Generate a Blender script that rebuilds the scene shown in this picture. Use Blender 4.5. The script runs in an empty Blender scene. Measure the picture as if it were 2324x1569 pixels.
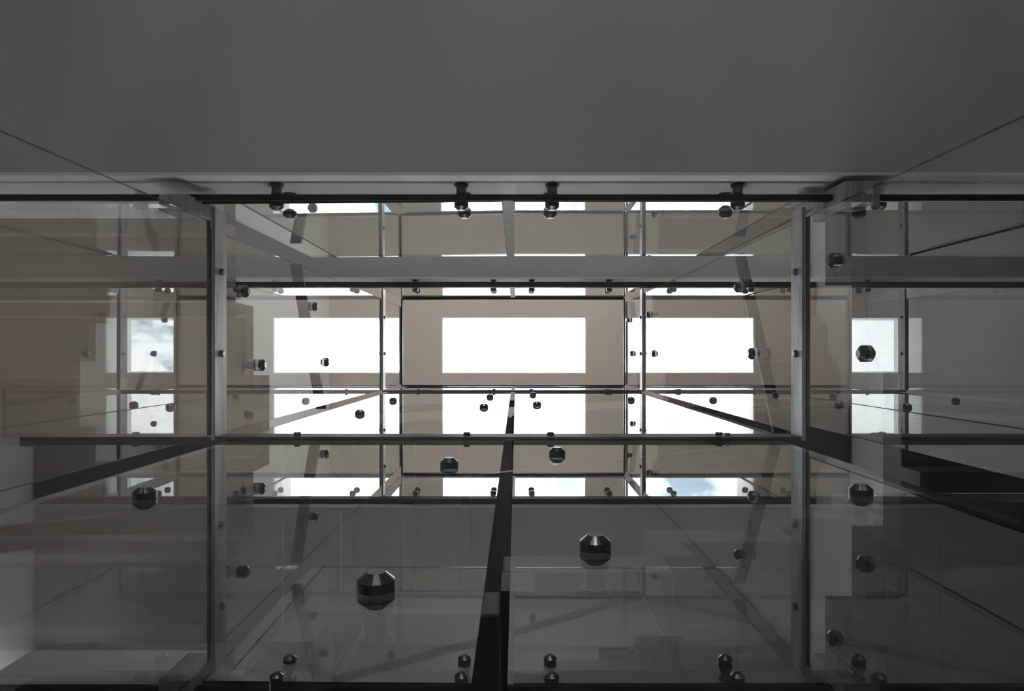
import bpy, bmesh, math
from mathutils import Vector, Matrix

# ------------------------------------------------------------------ camera, sky, exposure
S = 0.73            # one layout unit in metres
Z0 = 0.65           # height of the lens above the ground floor (layout units)
F = 1549.0          # focal length in pixels of a 2324 x 1569 frame
U0, V0 = 1171.0, 803.0   # vanishing point of the verticals

scene = bpy.context.scene
col = scene.collection
cam_data = bpy.data.cameras.new('camera')
cam = bpy.data.objects.new('camera', cam_data)
col.objects.link(cam)
cam.location = (0, 0, Z0 * S)
# straight up: seen from below, the picture's right is world -X and its top is world +Y
cam.matrix_world = Matrix(((-1, 0, 0, 0), (0, 1, 0, 0), (0, 0, -1, Z0 * S), (0, 0, 0, 1)))
cam_data.sensor_width = 36.0
cam_data.lens = 36.0 * F / 2324.0
cam_data.shift_x = -(U0 - 1162.0) / 2324.0
cam_data.shift_y = (V0 - 784.5) / 2324.0
cam_data.clip_start = 0.02
scene.camera = cam

SKY = 23.0
world = bpy.data.worlds.new('sky')
scene.world = world
world.use_nodes = True
wn = world.node_tree.nodes; wl = world.node_tree.links
wn.clear()
wo = wn.new('ShaderNodeOutputWorld'); bg = wn.new('ShaderNodeBackground')
tc = wn.new('ShaderNodeTexCoord')
n1 = wn.new('ShaderNodeTexNoise'); n1.inputs['Scale'].default_value = 9.0
n1.inputs['Detail'].default_value = 6.0; n1.inputs['Roughness'].default_value = 0.55
n1.inputs['Distortion'].default_value = 0.4
ramp = wn.new('ShaderNodeValToRGB')
ramp.color_ramp.elements[0].position = 0.41; ramp.color_ramp.elements[0].color = (0.11, 0.135, 0.175, 1)
ramp.color_ramp.elements[1].position = 0.64; ramp.color_ramp.elements[1].color = (1.0, 1.0, 1.0, 1)
mpw = wn.new('ShaderNodeMapping'); mpw.inputs['Location'].default_value = (0.93, 0.31, 0.0)
wl.new(tc.outputs['Generated'], mpw.inputs['Vector']); wl.new(mpw.outputs['Vector'], n1.inputs['Vector'])
wl.new(n1.outputs['Fac'], ramp.inputs['Fac'])
wl.new(ramp.outputs['Color'], bg.inputs['Color'])
bg.inputs['Strength'].default_value = SKY
wl.new(bg.outputs['Background'], wo.inputs['Surface'])

vs = scene.view_settings
vs.view_transform = 'Standard'
vs.look = 'None'
vs.gamma = 1.0
vs.use_curve_mapping = False
vs.exposure = 0.22
cy = scene.cycles
cy.max_bounces = 16
cy.diffuse_bounces = 5
cy.glossy_bounces = 9
cy.transmission_bounces = 12
cy.transparent_max_bounces = 36
cy.caustics_reflective = False
cy.caustics_refractive = False
cy.sample_clamp_indirect = 8.0
cy.use_denoising = True

# ------------------------------------------------------------------ helpers
def W(x, y, z):
    # layout: x to the right in the photograph, y up in the photograph, z upwards from the lens.
    # seen from below, the photograph's right is world -X
    return Vector((-x * S, y * S, (z + Z0) * S))

def tag(o, label=None, cat=None, group=None, kind=None):
    if label: o['label'] = label
    if cat: o['category'] = cat
    if group: o['group'] = group
    if kind: o['kind'] = kind
    return o

def empty(name, p, label=None, cat=None, group=None, kind=None):
    o = bpy.data.objects.new(name, None)
    col.objects.link(o)
    o.location = W(*p)
    o.empty_display_size = 0.1
    return tag(o, label, cat, group, kind)

def origin_of(o):
    v = Vector((0, 0, 0))
    while o is not None:
        v = v + o.location
        o = o.parent
    return v

def link_mesh(name, verts, faces, mats, parent=None, face_mats=None, smooth=False):
    """verts in world space; the object's own origin is the middle of its lowest side"""
    xs = [v[0] for v in verts]; ys = [v[1] for v in verts]; zs = [v[2] for v in verts]
    org = Vector(((min(xs) + max(xs)) / 2, (min(ys) + max(ys)) / 2, min(zs)))
    me = bpy.data.meshes.new(name)
    me.from_pydata([tuple(Vector(v) - org) for v in verts], [], faces)
    for m in (mats if isinstance(mats, (list, tuple)) else [mats]):
        me.materials.append(m)
    if face_mats:
        for p, i in zip(me.polygons, face_mats): p.material_index = i
    bm = bmesh.new(); bm.from_mesh(me)
    bmesh.ops.recalc_face_normals(bm, faces=bm.faces)
    bm.to_mesh(me); bm.free()
    if smooth:
        for p in me.polygons: p.use_smooth = True
    o = bpy.data.objects.new(name, me)
    col.objects.link(o)
    if parent is not None:
        o.parent = parent
        o.location = org - origin_of(parent)
    else:
        o.location = org
    return o

BOXF = [(0, 1, 2, 3), (4, 7, 6, 5), (0, 4, 5, 1), (1, 5, 6, 2), (2, 6, 7, 3), (3, 7, 4, 0)]
def box(name, x0, x1, y0, y1, z0, z1, mat, parent=None, bevel=0.0, face_mats=None):
    vs_ = [W(x0, y0, z0), W(x1, y0, z0), W(x1, y1, z0), W(x0, y1, z0),
           W(x0, y0, z1), W(x1, y0, z1), W(x1, y1, z1), W(x0, y1, z1)]
    o = link_mesh(name, vs_, BOXF, mat, parent, face_mats)
    if bevel:
        bv = o.modifiers.new('bevel', 'BEVEL'); bv.width = bevel * S; bv.segments = 2
        bv.limit_method = 'ANGLE'
    return o

def slanted(name, pts8, mat, parent=None):
    return link_mesh(name, [W(*p) for p in pts8], BOXF, mat, parent)

# ------------------------------------------------------------------ materials
def base_mat(name):
    m = bpy.data.materials.new(name); m.use_nodes = True
    n = m.node_tree.nodes; l = m.node_tree.links
    return m, n, l, n['Principled BSDF']

def painted(name, c, rough=0.6, var=0.06, scale=2.0, bump=0.02):
    m, n, l, p = base_mat(name)
    t = n.new('ShaderNodeTexCoord')
    no = n.new('ShaderNodeTexNoise'); no.inputs['Scale'].default_value = scale; no.inputs['Detail'].default_value = 5
    mx = n.new('ShaderNodeMix'); mx.data_type = 'RGBA'
    mx.inputs[6].default_value = (c[0] * (1 - var), c[1] * (1 - var), c[2] * (1 - var), 1)
    mx.inputs[7].default_value = (min(1, c[0] * (1 + var)), min(1, c[1] * (1 + var)), min(1, c[2] * (1 + var)), 1)
    l.new(t.outputs['Object'], no.inputs['Vector']); l.new(no.outputs['Fac'], mx.inputs[0])
    l.new(mx.outputs[2], p.inputs['Base Color'])
    p.inputs['Roughness'].default_value = rough
    n2 = n.new('ShaderNodeTexNoise'); n2.inputs['Scale'].default_value = 140
    b = n.new('ShaderNodeBump'); b.inputs['Strength'].default_value = bump; b.inputs['Distance'].default_value = 0.002
    l.new(t.outputs['Object'], n2.inputs['Vector']); l.new(n2.outputs['Fac'], b.inputs['Height'])
    l.new(b.outputs['Normal'], p.inputs['Normal'])
    return m

def steel(name, c, rough=0.35, streak=(3, 3, 60), contrast=0.5, metal=1.0):
    m, n, l, p = base_mat(name)
    t = n.new('ShaderNodeTexCoord'); mp = n.new('ShaderNodeMapping')
    mp.inputs['Scale'].default_value = streak
    no = n.new('ShaderNodeTexNoise'); no.inputs['Scale'].default_value = 1.0
    no.inputs['Detail'].default_value = 6; no.inputs['Roughness'].default_value = 0.65
    r = n.new('ShaderNodeValToRGB')
    r.color_ramp.elements[0].position = 0.3
    r.color_ramp.elements[0].color = tuple(v * (1 - contrast) for v in c) + (1,)
    r.color_ramp.elements[1].position = 0.7
    r.color_ramp.elements[1].color = tuple(min(1, v * (1 + contrast)) for v in c) + (1,)
    l.new(t.outputs['Object'], mp.inputs['Vector']); l.new(mp.outputs['Vector'], no.inputs['Vector'])
    l.new(no.outputs['Fac'], r.inputs['Fac']); l.new(r.outputs['Color'], p.inputs['Base Color'])
    p.inputs['Metallic'].default_value = metal
    p.inputs['Specular IOR Level'].default_value = 0.3
    p.inputs['Roughness'].default_value = rough
    return m

def glass(name, tint, ior=2.1):
    """face of a clear sheet: mirrors by Fresnel (both faces of the sheet summed) and lets the rest through"""
    m = bpy.data.materials.new(name); m.use_nodes = True
    n = m.node_tree.nodes; l = m.node_tree.links; n.clear()
    out = n.new('ShaderNodeOutputMaterial'); mix = n.new('ShaderNodeMixShader')
    tr = n.new('ShaderNodeBsdfTransparent'); gl = n.new('ShaderNodeBsdfGlossy')
    tr.inputs['Color'].default_value = tint + (1,)
    gl.inputs['Color'].default_value = (0.975, 1.0, 0.985, 1); gl.inputs['Roughness'].default_value = 0.0
    fr = n.new('ShaderNodeFresnel'); ge = n.new('ShaderNodeNewGeometry')
    mm = n.new('ShaderNodeMix'); mm.data_type = 'FLOAT'
    mm.inputs[2].default_value = ior; mm.inputs[3].default_value = 1.0 / ior
    l.new(ge.outputs['Backfacing'], mm.inputs[0]); l.new(mm.outputs[0], fr.inputs['IOR'])
    a = n.new('ShaderNodeMath'); a.operation = 'MULTIPLY'; a.inputs[1].default_value = 2.0
    b = n.new('ShaderNodeMath'); b.operation = 'ADD'; b.inputs[1].default_value = 1.0
    d = n.new('ShaderNodeMath'); d.operation = 'DIVIDE'
    l.new(fr.outputs['Fac'], a.inputs[0]); l.new(fr.outputs['Fac'], b.inputs[0])
    l.new(a.outputs[0], d.inputs[0]); l.new(b.outputs[0], d.inputs[1])
    l.new(d.outputs[0], mix.inputs['Fac'])
    l.new(tr.outputs['BSDF'], mix.inputs[1]); l.new(gl.outputs['BSDF'], mix.inputs[2])
    l.new(mix.outputs['Shader'], out.inputs['Surface'])
    return m

def clear(name, tint):
    m = bpy.data.materials.new(name); m.use_nodes = True
    n = m.node_tree.nodes; l = m.node_tree.links; n.clear()
    out = n.new('ShaderNodeOutputMaterial'); tr = n.new('ShaderNodeBsdfTransparent')
    tr.inputs['Color'].default_value = tint + (1,)
    l.new(tr.outputs['BSDF'], out.inputs['Surface'])
    return m

M_GLASS = glass('balustrade_glass', (0.968, 0.982, 0.972))
M_CLEAR = clear('balustrade_glass_far_face', (0.97, 0.985, 0.975))
M_SKYGLASS = glass('skylight_glass', (0.97, 0.98, 0.98), 1.45)
m, n, l, p = base_mat('glass_edge')
p.inputs['Base Color'].default_value = (0.07, 0.10, 0.085, 1); p.inputs['Roughness'].default_value = 0.45
p.inputs['Specular IOR Level'].default_value = 0.25
M_EDGE = m
m, n, l, p = base_mat('polished_glass_edge')
p.inputs['Base Color'].default_value = (0.20, 0.25, 0.25, 1); p.inputs['Roughness'].default_value = 0.15
p.inputs['Specular IOR Level'].default_value = 0.8
M_POLISH = m
M_CEIL = painted('warm_ceiling_plaster', (0.70, 0.60, 0.535), 0.8, 0.03, 1.2)
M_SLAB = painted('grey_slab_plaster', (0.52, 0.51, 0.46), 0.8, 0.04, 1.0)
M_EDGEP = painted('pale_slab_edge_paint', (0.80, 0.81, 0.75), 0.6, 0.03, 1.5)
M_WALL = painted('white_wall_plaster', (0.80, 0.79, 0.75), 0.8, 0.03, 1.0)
M_REVEAL = painted('white_skylight_lining', (0.86, 0.86, 0.84), 0.7, 0.01, 1.0)
M_FLOOR = painted('pale_floor_screed', (0.50, 0.48, 0.45), 0.5, 0.06, 0.8)
M_STAIR = painted('dark_brown_stair', (0.12, 0.105, 0.098), 0.5, 0.12, 3.0)  # darker tone, on the long flights and the whole lower stair
M_SIDE = painted('warm_brown_stair', (0.60, 0.49, 0.41), 0.7, 0.06, 2.0)  # lighter tone, on the side flights of the upper stair
M_RAIL = painted('dark_bronze_handrail', (0.10, 0.088, 0.08), 0.4, 0.08, 6.0)
M_BAR_X = steel('shaded_raw_steel_across', (0.15, 0.135, 0.134), 0.5, (2.0, 40, 12), 0.55, 0.5)  # same steel darkened: shade under the long bars put into the colour
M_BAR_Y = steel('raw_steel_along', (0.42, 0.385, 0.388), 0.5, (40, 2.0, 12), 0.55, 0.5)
M_DARKBAR = steel('blackened_steel', (0.05, 0.043, 0.04), 0.6, (3, 20, 20), 0.3, 0.0)
M_KNOB = steel('dark_turned_steel', (0.15, 0.147, 0.14), 0.28, (10, 10, 10), 0.15)
M_BOLT = steel('bolt_steel', (0.22, 0.20, 0.20), 0.3, (10, 10, 10), 0.2)
M_FRAME = painted('white_window_frame', (0.7, 0.7, 0.69), 0.4, 0.02, 2.0)

# ------------------------------------------------------------------ building shell
XW0, XW1, YW0, YW1 = -2.90, 2.95, -1.95, 4.2      # inner faces of the outer walls
ZF, ZC, ZT = -0.65, 10.60, 11.40                  # ground floor, ceiling, top of the skylight well
SKX0, SKX1, SKY0, SKY1 = -1.150, 1.088, -0.308, 0.568
YS = 0.741                                        # edge of the landings
FF = 3.80                                         # storey height
ZA0, ZA1 = 2.834, 3.25
ZB0, ZB1 = 6.78, 7.25
YSB = 0.749

def struct(o, label=None):
    return tag(o, label, None, None, 'structure')

struct(box('floor', XW0 - .2, XW1 + .2, YW0 - .2, YW1 + .2, ZF - .2, ZF, M_FLOOR), 'pale ground floor of the stairwell')
struct(box('wall_left', XW0 - .2, XW0, YW0 - .2, YW1 + .2, ZF, ZT, M_WALL), 'white plaster wall left of the stair')
struct(box('wall_right', XW1, XW1 + .2, YW0 - .2, YW1 + .2, ZF, ZT, M_WALL), 'white plaster wall right of the stair')
wf = struct(empty('wall_front', (0, YW0, ZF)), 'white plaster wall behind the long stair flight')
FX0, FX1, FZ0, FZ1 = -0.85, 0.85, 1.95, 2.6
box('wall', FX1, XW1, YW0 - .2, YW0, ZF, ZT, M_WALL, wf)
GX0, GX1, GZ0, GZ1 = XW0, -2.66, 3.35, 3.85
box('wall', GX1, FX0, YW0 - .2, YW0, ZF, ZT, M_WALL, wf)
box('spandrel', GX0, GX1, YW0 - .2, YW0, ZF, GZ0, M_WALL, wf)
box('spandrel', GX0, GX1, YW0 - .2, YW0, GZ1, ZT, M_WALL, wf)
box('spandrel', FX0, FX1, YW0 - .2, YW0, ZF, FZ0, M_WALL, wf)
box('spandrel', FX0, FX1, YW0 - .2, YW0, FZ1, ZT, M_WALL, wf)
for nm, lab, x0, x1, z0, z1 in (('window_5', 'low wide window above the bottom stair flight', FX0, FX1, FZ0, FZ1),
                                ('window_6', 'narrow unseen window added in the corner to light the left wall', GX0, GX1, GZ0, GZ1)):
    w = struct(empty(nm, ((x0 + x1) / 2, YW0 - .1, z0)), lab)  # unseen openings added to throw daylight on the landing edge and left wall
    f = .04
    for (a0, a1, b0, b1) in ((x0, x1, z0, z0 + f), (x0, x1, z1 - f, z1), (x0, x0 + f, z0 + f, z1 - f), (x1 - f, x1, z0 + f, z1 - f)):
        box('window_frame', a0, a1, YW0 - .14, YW0 - .06, b0, b1, M_FRAME, w)
    box('pane', x0 + f, x1 - f, YW0 - .11, YW0 - .09, z0 + f, z1 - f, M_SKYGLASS, w)

# window wall at the far end of the landings: piers and spandrels round unseen windows added for daylight
WX0, WX1 = -2.3, 2.35
WIN = [(0.60, 1.50), (4.30, 5.35), (7.80, 9.10)]
WXR = [(-0.55, 0.55), (-0.9, 0.9), (-1.1, 1.1)]
wb = struct(empty('wall_back', (0, YW1, ZF)), 'white plaster wall with three unseen windows added for daylight')
box('pier', XW0, WX0, YW1, YW1 + .2, ZF, ZT, M_WALL, wb)
box('pier', WX1, XW1, YW1, YW1 + .2, ZF, ZT, M_WALL, wb)
zz = ZF
for (a, b), (w0, w1) in zip(WIN + [(ZT, ZT)], WXR + [(0, 0)]):
    box('spandrel', WX0, WX1, YW1, YW1 + .2, zz, a, M_WALL, wb)
    if a < ZT and w0 > WX0 + .01:
        box('pier', WX0, w0, YW1, YW1 + .2, a, b, M_WALL, wb)
        box('pier', w1, WX1, YW1, YW1 + .2, a, b, M_WALL, wb)
    zz = b
for i, ((a, b), (w0, w1)) in enumerate(zip(WIN, WXR)):  # unseen openings, added and sized to set the light on each storey
    w = struct(empty('window_%d' % (i + 2), (0, YW1 + .1, a)),
               ('small unseen window added to light the ground floor', 'wide unseen window added to light the first landing', 'tall wide unseen window added to light the upper landing')[i])
    for (x0, x1, z0, z1) in ((w0, w1, a, a + .06), (w0, w1, b - .06, b), (w0, w0 + .06, a + .06, b - .06),
                             (w1 - .06, w1, a + .06, b - .06), (-.03, .03, a + .06, b - .06)):
        box('window_frame', x0, x1, YW1 + .06, YW1 + .14, z0, z1, M_FRAME, w)
    box('pane', w0 + .06, -.03, YW1 + .09, YW1 + .11, a + .06, b - .06, M_SKYGLASS, w)
    box('pane', .03, w1 - .06, YW1 + .09, YW1 + .11, a + .06, b - .06, M_SKYGLASS, w)

# ceiling with its skylight well
c = struct(empty('ceiling', (0, 0, ZC)), 'warm beige plaster ceiling round the skylight')
box('soffit', XW0, SKX0, YW0, YW1, ZC, ZT, M_CEIL, c)
box('soffit', SKX1, XW1, YW0, YW1, ZC, ZT, M_CEIL, c)
box('soffit', SKX0, SKX1, YW0, SKY0, ZC, ZT, M_CEIL, c)
box('soffit', SKX0, SKX1, SKY1, YW1, ZC, ZT, M_CEIL, c)
t_ = .012
k = struct(empty('window_1', (0, 0, ZC)), 'rectangular skylight with a deep white lining')
box('lining', SKX0, SKX0 + t_, SKY0, SKY1, ZC + .02, ZT, M_REVEAL, k)
box('lining', SKX1 - t_, SKX1, SKY0, SKY1, ZC + .02, ZT, M_REVEAL, k)
box('lining', SKX0 + t_, SKX1 - t_, SKY0, SKY0 + t_, ZC + .02, ZT, M_REVEAL, k)
box('lining', SKX0 + t_, SKX1 - t_, SKY1 - t_, SKY1, ZC + .02, ZT, M_REVEAL, k)
box('pane', SKX0 - .05, SKX1 + .05, SKY0 - .05, SKY1 + .05, ZT, ZT + .03, M_SKYGLASS, k)

# landings
for ys_, z0, z1, lab in ((YS, ZA0, ZA1, 'grey landing slab filling the top of the picture'),
                         (YSB, ZB0, ZB1, 'narrower looking grey landing slab one storey higher')):
    s = struct(empty('landing_slab', (0, ys_, z0)), lab)
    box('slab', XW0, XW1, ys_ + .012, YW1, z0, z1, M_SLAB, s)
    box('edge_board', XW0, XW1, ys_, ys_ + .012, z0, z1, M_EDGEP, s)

# ------------------------------------------------------------------ folded stairs
SX0, SX1, SYB = -1.43, 1.362, -0.47    # edges of the stair towards the void
TH, RT = 0.12, 0.07                    # tread and riser thickness
R = FF / 16.0
SXW0, SXW1, SYW0 = XW0 + .02, XW1 - .02, YW0 + .02
def stair(base, label, side_mat):
    t = empty('folded_stair', (SX0 - .7, YS, base), label, 'staircase')
    T = lambda k: base + R * k
    def tread(x0, x1, y0, y1, k, name='tread'):
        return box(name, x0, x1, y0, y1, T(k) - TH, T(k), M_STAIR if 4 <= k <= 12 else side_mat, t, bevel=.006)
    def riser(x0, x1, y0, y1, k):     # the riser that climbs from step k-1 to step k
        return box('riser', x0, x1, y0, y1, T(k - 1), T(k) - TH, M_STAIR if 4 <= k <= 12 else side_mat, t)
    # left flight climbs towards -y
    ys = [.645, .26, -.125, SYB]
    riser(SXW0, SX0, ys[0] - RT, ys[0], 1)
    for i in range(3):
        tread(SXW0, SX0, ys[i + 1], ys[i], i + 1)
        riser(SXW0, SX0, ys[i + 1] - RT, ys[i + 1], i + 2)
    tread(SXW0, SX0, SYW0, SYB, 4, 'corner_step')
    # long flight climbs towards +x
    xs = [SX0, -1.14, -.77, -.40, -.03, .34, .71, 1.06, SX1]
    # steps 5..12 : the first is short
    for i in range(len(xs) - 1):
        kk = 5 + i if i < 7 else 11
        if i == 7: break
        riser(xs[i], xs[i] + RT, SYW0, SYB, 5 + i)
        tread(xs[i], xs[i + 1], SYW0, SYB, 5 + i)
    riser(1.06, 1.06 + RT, SYW0, SYB, 12)
    tread(1.06, SX1, SYW0, SYB, 12)
    tread(SX1, SXW1, SYW0, SYB, 12, 'corner_step')
    # right flight climbs towards +y
    ys = [SYB, -.07, .30, .67]
    for i in range(3):
        riser(SX1, SXW1, ys[i], ys[i] + RT, 13 + i)
        tread(SX1, SXW1, ys[i], ys[i + 1] if i < 2 else .645, 13 + i)
    return t
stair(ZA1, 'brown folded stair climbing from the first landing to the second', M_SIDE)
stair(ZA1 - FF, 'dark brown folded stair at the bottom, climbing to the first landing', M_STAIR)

# ------------------------------------------------------------------ handrails outside the glass
def rail_y(name, x0, x1, ya, za, yb, zb, parent, h=.03):
    return slanted(name, [(x0, ya, za), (x1, ya, za), (x1, yb, zb), (x0, yb, zb),
                          (x0, ya, za + h), (x1, ya, za + h), (x1, yb, zb + h), (x0, yb, zb + h)], M_RAIL, parent)
def rail_x(name, y0, y1, xa, za, xb, zb, parent, h=.03):
    return slanted(name, [(xa, y0, za), (xb, y0, zb), (xb, y1, zb), (xa, y1, za),
                          (xa, y0, za + h), (xb, y0, zb + h), (xb, y1, zb + h), (xa, y1, za + h)], M_RAIL, parent)
h1 = empty('handrail', (0, -.44, 4.3), 'dark flat handrail sloping outside the glass between the two landings', 'handrail')
rail_y('rail', -1.445, -1.375, .57, 4.36, -.40, 4.93, h1)
rail_x('rail', -.475, -.415, -1.375, 5.16, 1.30, 7.00, h1)
rail_y('rail', 1.305, 1.365, -.40, 7.24, .60, 7.86, h1)
h2 = empty('handrail', (0, -.44, 1.5), 'dark flat handrail sloping outside the glass below the first landing', 'handrail')
rail_x('rail', -.475, -.415, -1.375, 1.53, 1.30, 3.24, h2)
rail_y('rail', 1.305, 1.365, -.40, 3.45, .60, 4.06, h2)

# ------------------------------------------------------------------ steel ring frames
def bolt_mesh():
    me = bpy.data.meshes.new('bolt')
    bm = bmesh.new()
    prof = [(0.0, .016), (.010, .016), (.015, .012), (.015, .0)]
    lathe(bm, prof, 12); bm.to_mesh(me); bm.free()
    me.materials.append(M_BOLT)
    for p_ in me.polygons: p_.use_smooth = False
    return me
def lathe(bm, prof, seg):
    rings = []
    for (h, r) in prof:
        if r <= 1e-6:
            rings.append([bm.verts.new((0, 0, h * S))])
        else:
            rings.append([bm.verts.new((r * S * math.cos(2 * math.pi * i / seg), r * S * math.sin(2 * math.pi * i / seg), h * S))
                          for i in range(seg)])
    for a, b in zip(rings[:-1], rings[1:]):
        for i in range(seg):
            j = (i + 1) % seg
            if len(a) == 1 and len(b) == 1: continue
            if len(b) == 1: bm.faces.new((a[i], a[j], b[0]))
            elif len(a) == 1: bm.faces.new((a[0], b[j], b[i]))
            else: bm.faces.new((a[i], a[j], b[j], b[i]))
    bmesh.ops.recalc_face_normals(bm, faces=bm.faces)
BOLT = bolt_mesh()
AX = {'+x': Vector((-1, 0, 0)), '-x': Vector((1, 0, 0)), '+y': Vector((0, 1, 0)), '-y': Vector((0, -1, 0))}
def place(name, me, p, axis, parent):
    o = bpy.data.objects.new(name, me); col.objects.link(o)
    o.rotation_euler = AX[axis].to_track_quat('Z', 'Y').to_euler()
    o.parent = parent
    o.location = W(*p) - origin_of(parent)
    return o

XL, XR, YB = -1.323, 1.257, -0.366      # inner faces of the ring
BT = 0.016
def ring(z0, h, label, top, bolts=True, mx=None, my=None):
    mx, my = mx or M_BAR_X, my or M_BAR_Y
    z1 = z0 + h
    t = empty('steel_ring', (0, YB, z0), label, 'steel frame')
    lb = box('side_bar', XL - BT, XL, YB - BT, .645, z0, z1, my, t)
    rb = box('side_bar', XR, XR + BT, YB - BT, .645, z0, z1, my, t)
    bb = box('long_bar', XL, XR, YB - BT, YB, z0, z1, mx, t)
    box('landing_bar', top[4], top[5], top[0], top[1], top[2], top[3], M_DARKBAR, t)
    if bolts:
        zm = z0 + h * .5
        for y in (.366, 0.0):
            for b, x, ax in ((lb, XL, '+x'), (rb, XR, '-x')):
                me_o = bpy.data.objects.new('bolt', BOLT); col.objects.link(me_o)
                me_o.rotation_euler = AX[ax].to_track_quat('Z', 'Y').to_euler()
                me_o.parent = b; me_o.location = W(x, y, zm) - origin_of(b)
        for x in (-.98, -.22, .155, .91):
            place('bolt', BOLT, (x, YB, zm), '+y', bb)
    return t
ra = ring(3.0, .12, 'nearest and widest ring of raw steel flat bar round the void', (.657, .682, 2.920, 2.94, XW0 + .02, XW1 - .02))
rb_ = ring(6.80, .12, 'middle ring of raw steel flat bar at the upper landing', (.650, .702, 6.66, 6.76, XW0 + .02, XW1 - .02))
rc_ = ring(7.95, .07, 'smallest, topmost ring of dark steel bar under the skylight', (.63, .655, 7.95, 8.02, XL, XR), bolts=False, mx=M_DARKBAR, my=M_DARKBAR)
box('corner_post', 1.355, 1.50, .60, .712, 2.81, 3.12, M_BAR_Y, ra, bevel=.004)
box('corner_post', -1.50, -1.372, .60, .668, 2.86, 3.12, M_BAR_Y, ra, bevel=.004)

# ------------------------------------------------------------------ glass panels and their point fixings
def lathe_mesh(name, prof, mat, seg=28, smooth=False):
    me = bpy.data.meshes.new(name); bm = bmesh.new(); lathe(bm, prof, seg); bm.to_mesh(me); bm.free()
    me.materials.append(mat)
    return me
# z = 0 at the inner glass face, +z into the void
CAP = lathe_mesh('cap', [(0, 0), (0, .0307), (.016, .0307), (.029, .0155), (.029, 0)], M_KNOB)
DISC = lathe_mesh('outer_disc', [(-.015, 0), (-.015, .0307), (-.030, .0307), (-.046, .021), (-.046, 0)], M_KNOB)
def stem_mesh(L):
    return lathe_mesh('stem', [(-.044, 0), (-.044, .0215), (-L + .012, .0215), (-L + .012, .0290), (-L + .004, .0307), (-L, .0307), (-L, 0)], M_KNOB)
STEM_SLAB = stem_mesh(.085); STEM_SLABB = stem_mesh(.093)
STEM_L = stem_mesh(.085); 
def standoff(panel, p, axis, stem):
    c_ = place('standoff', CAP, p, axis, panel)
    for nm, me in (('outer_disc', DISC), ('stem', stem)):
        o = bpy.data.objects.new(nm, me); col.objects.link(o); o.parent = c_
    return c_

GT = 0.014
def pane_x(panel, xi, y0, y1, z0, z1, side, lean=0.0):      # xi = inner face, lean = drift of the top edge
    a, b = (xi - GT, xi) if side < 0 else (xi, xi + GT)
    d = lean
    pts = [(a, y0, z0), (b, y0, z0), (b, y1, z0), (a, y1, z0), (a + d, y0, z1), (b + d, y0, z1), (b + d, y1, z1), (a + d, y1, z1)]
    # faces: bottom, top, -y, +x, +y, -x
    return link_mesh('pane', [W(*q) for q in pts], BOXF, [M_GLASS, M_EDGE, M_CLEAR], panel,
                     [1, 1, 1, 0 if side < 0 else 2, 1, 2 if side < 0 else 0])
def pane_y(panel, yi, x0, x1, z0, z1, side, lean=0.0, swing=0.0, edge=None):   # swing = drift of the x0 end
    a, b = (yi - GT, yi) if side < 0 else (yi, yi + GT)
    d, e = lean, swing
    pts = [(x0, a + e, z0), (x1, a, z0), (x1, b, z0), (x0, b + e, z0), (x0, a + d + e, z1), (x1, a + d, z1), (x1, b + d, z1), (x0, b + d + e, z1)]
    return link_mesh('pane', [W(*q) for q in pts], BOXF, [M_GLASS, edge or M_EDGE, M_CLEAR], panel,
                     [1, 1, 2 if side < 0 else 0, 1, 0 if side < 0 else 2, 1])

GXL, GXR, GYB, GYT = -1.342, 1.276, -0.384, 0.655
def panel(label, p):
    return empty('glass_panel', p, label, 'glass panel', 'frameless glass panels lining the void')

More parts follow.
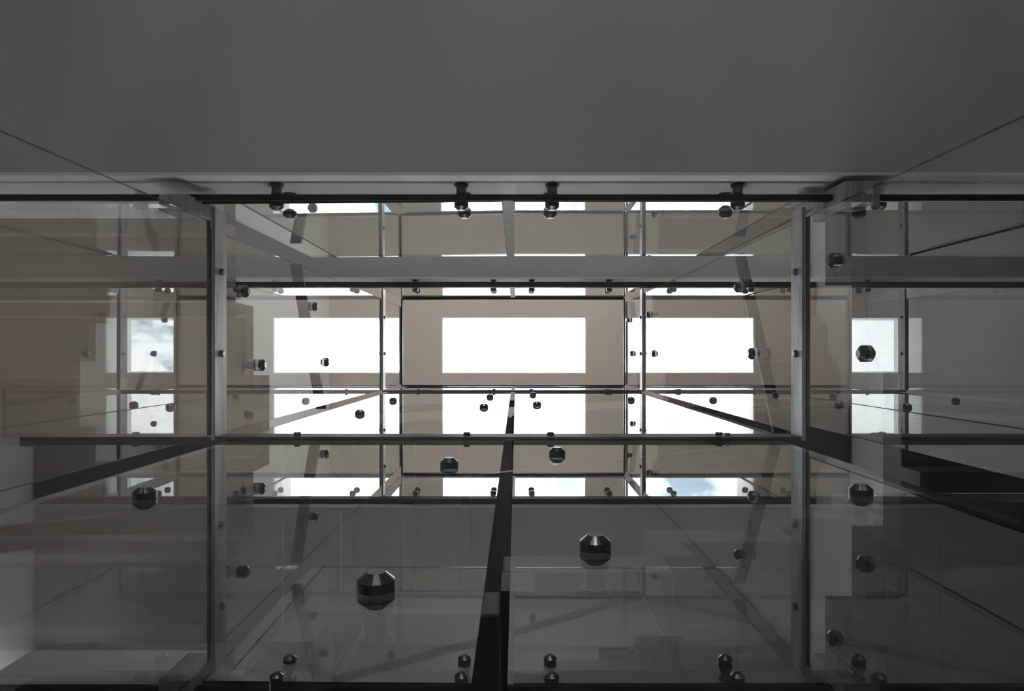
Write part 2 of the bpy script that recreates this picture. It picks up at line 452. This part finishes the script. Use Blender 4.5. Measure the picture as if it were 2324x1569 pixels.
LEV = [('G', ZF, 3.0, 'below the nearest steel ring'), ('A', 3.0, 6.80, 'between the nearest and middle steel rings'),
       ('B', 6.80, 8.0, 'between the middle and topmost steel rings')]
PAN = {}
XK = (-.99, -.228, .156, .94)
for key, z0, z1, where in LEV:
    off = 0 if key == 'A' else -FF
    ytl, ytr = (.583, .600) if key == 'G' else (.549, .600)
    ybl, ybr = (-.36, -.315) if key == 'G' else (-.36, -.36)
    xbl, xbr = (-1.27, 1.166) if key == 'G' else (-1.267, 1.24)
    g0, g1 = z0 + .004, z1 - .004
    pl = panel('clear glass pane lining the left side, ' + where, (GXL, 0, z0))
    pane_x(pl, GXL, ybl, ytl, g0, g1, -1)
    pr = panel('clear glass pane lining the right side, ' + where, (GXR, 0, z0))
    pane_x(pr, GXR, ybr, ytr, g0, g1, 1, .005 if key == 'B' else 0)
    pb1 = panel("left glass pane along the picture's lower side, " + where, (-.65, GYB, z0))
    pane_y(pb1, GYB, xbl, -.052, g0, g1, -1, edge=M_POLISH if key == 'G' else None)
    pb2 = panel("right glass pane along the picture's lower side, " + where, (.6, GYB, z0))
    pane_y(pb2, GYB, -.010, xbr, g0, g1, -1, edge=M_POLISH if key == 'G' else None)
    PAN[key] = (pl, pr, pb1, pb2)
def level(z): return 'G' if z < 3.03 else ('A' if z < 6.79 else 'B')
for y, z in ((.307, 3.36), (-.06, 3.58), (.312, 4.52), (-.06, 4.80)):
    standoff(PAN['A'][0], (GXL, y, z), '+x', STEM_L)
for off in (0, -FF):
    for y, z in ((0, 6.29), (.372, 6.53), (0, 7.47), (.38, 7.70)):
        standoff(PAN[level(z + off)][1], (GXR, y, z + off), '-x', STEM_L)
for x, zs in zip(XK, ((1.82, 4.33, 5.50), (1.112, 2.33, 4.85, 5.99), (1.34, 2.59, 5.07, 6.30), (1.86, 3.06, 5.58, 6.82))):
    for z in zs:
        standoff(PAN[level(z)][2 if x < 0 else 3], (x, GYB, z), '+y', STEM_L)
for key, z0, z1, zk, xk, where in (('A', 2.946, 4.53, (2.98, 3.155), (-1.045, -.2385, .158, .968), 'first landing'),
                                   ('B', 6.81, 8.0, (6.94, 7.12), (-1.024, -.230, .161, .95), 'upper landing')):
    for half, (x0, x1) in (('left', (-1.355, -.062)), ('right', (-.010, 1.359))):
        pt = panel('%s glass balustrade pane bolted to the edge of the %s' % (half, where), ((x0 + x1) / 2, GYT, z0))
        pane_y(pt, GYT, x0, x1, z0, z1, 1, lean=-.006 if key == 'A' else 0, swing=-.010 if (key, half) == ('A', 'left') else 0)
        for x in xk:
            if x0 < x < x1:
                for z in zk:
                    standoff(pt, (x, GYT, z), '-y', STEM_SLAB if key == 'A' else STEM_SLABB)
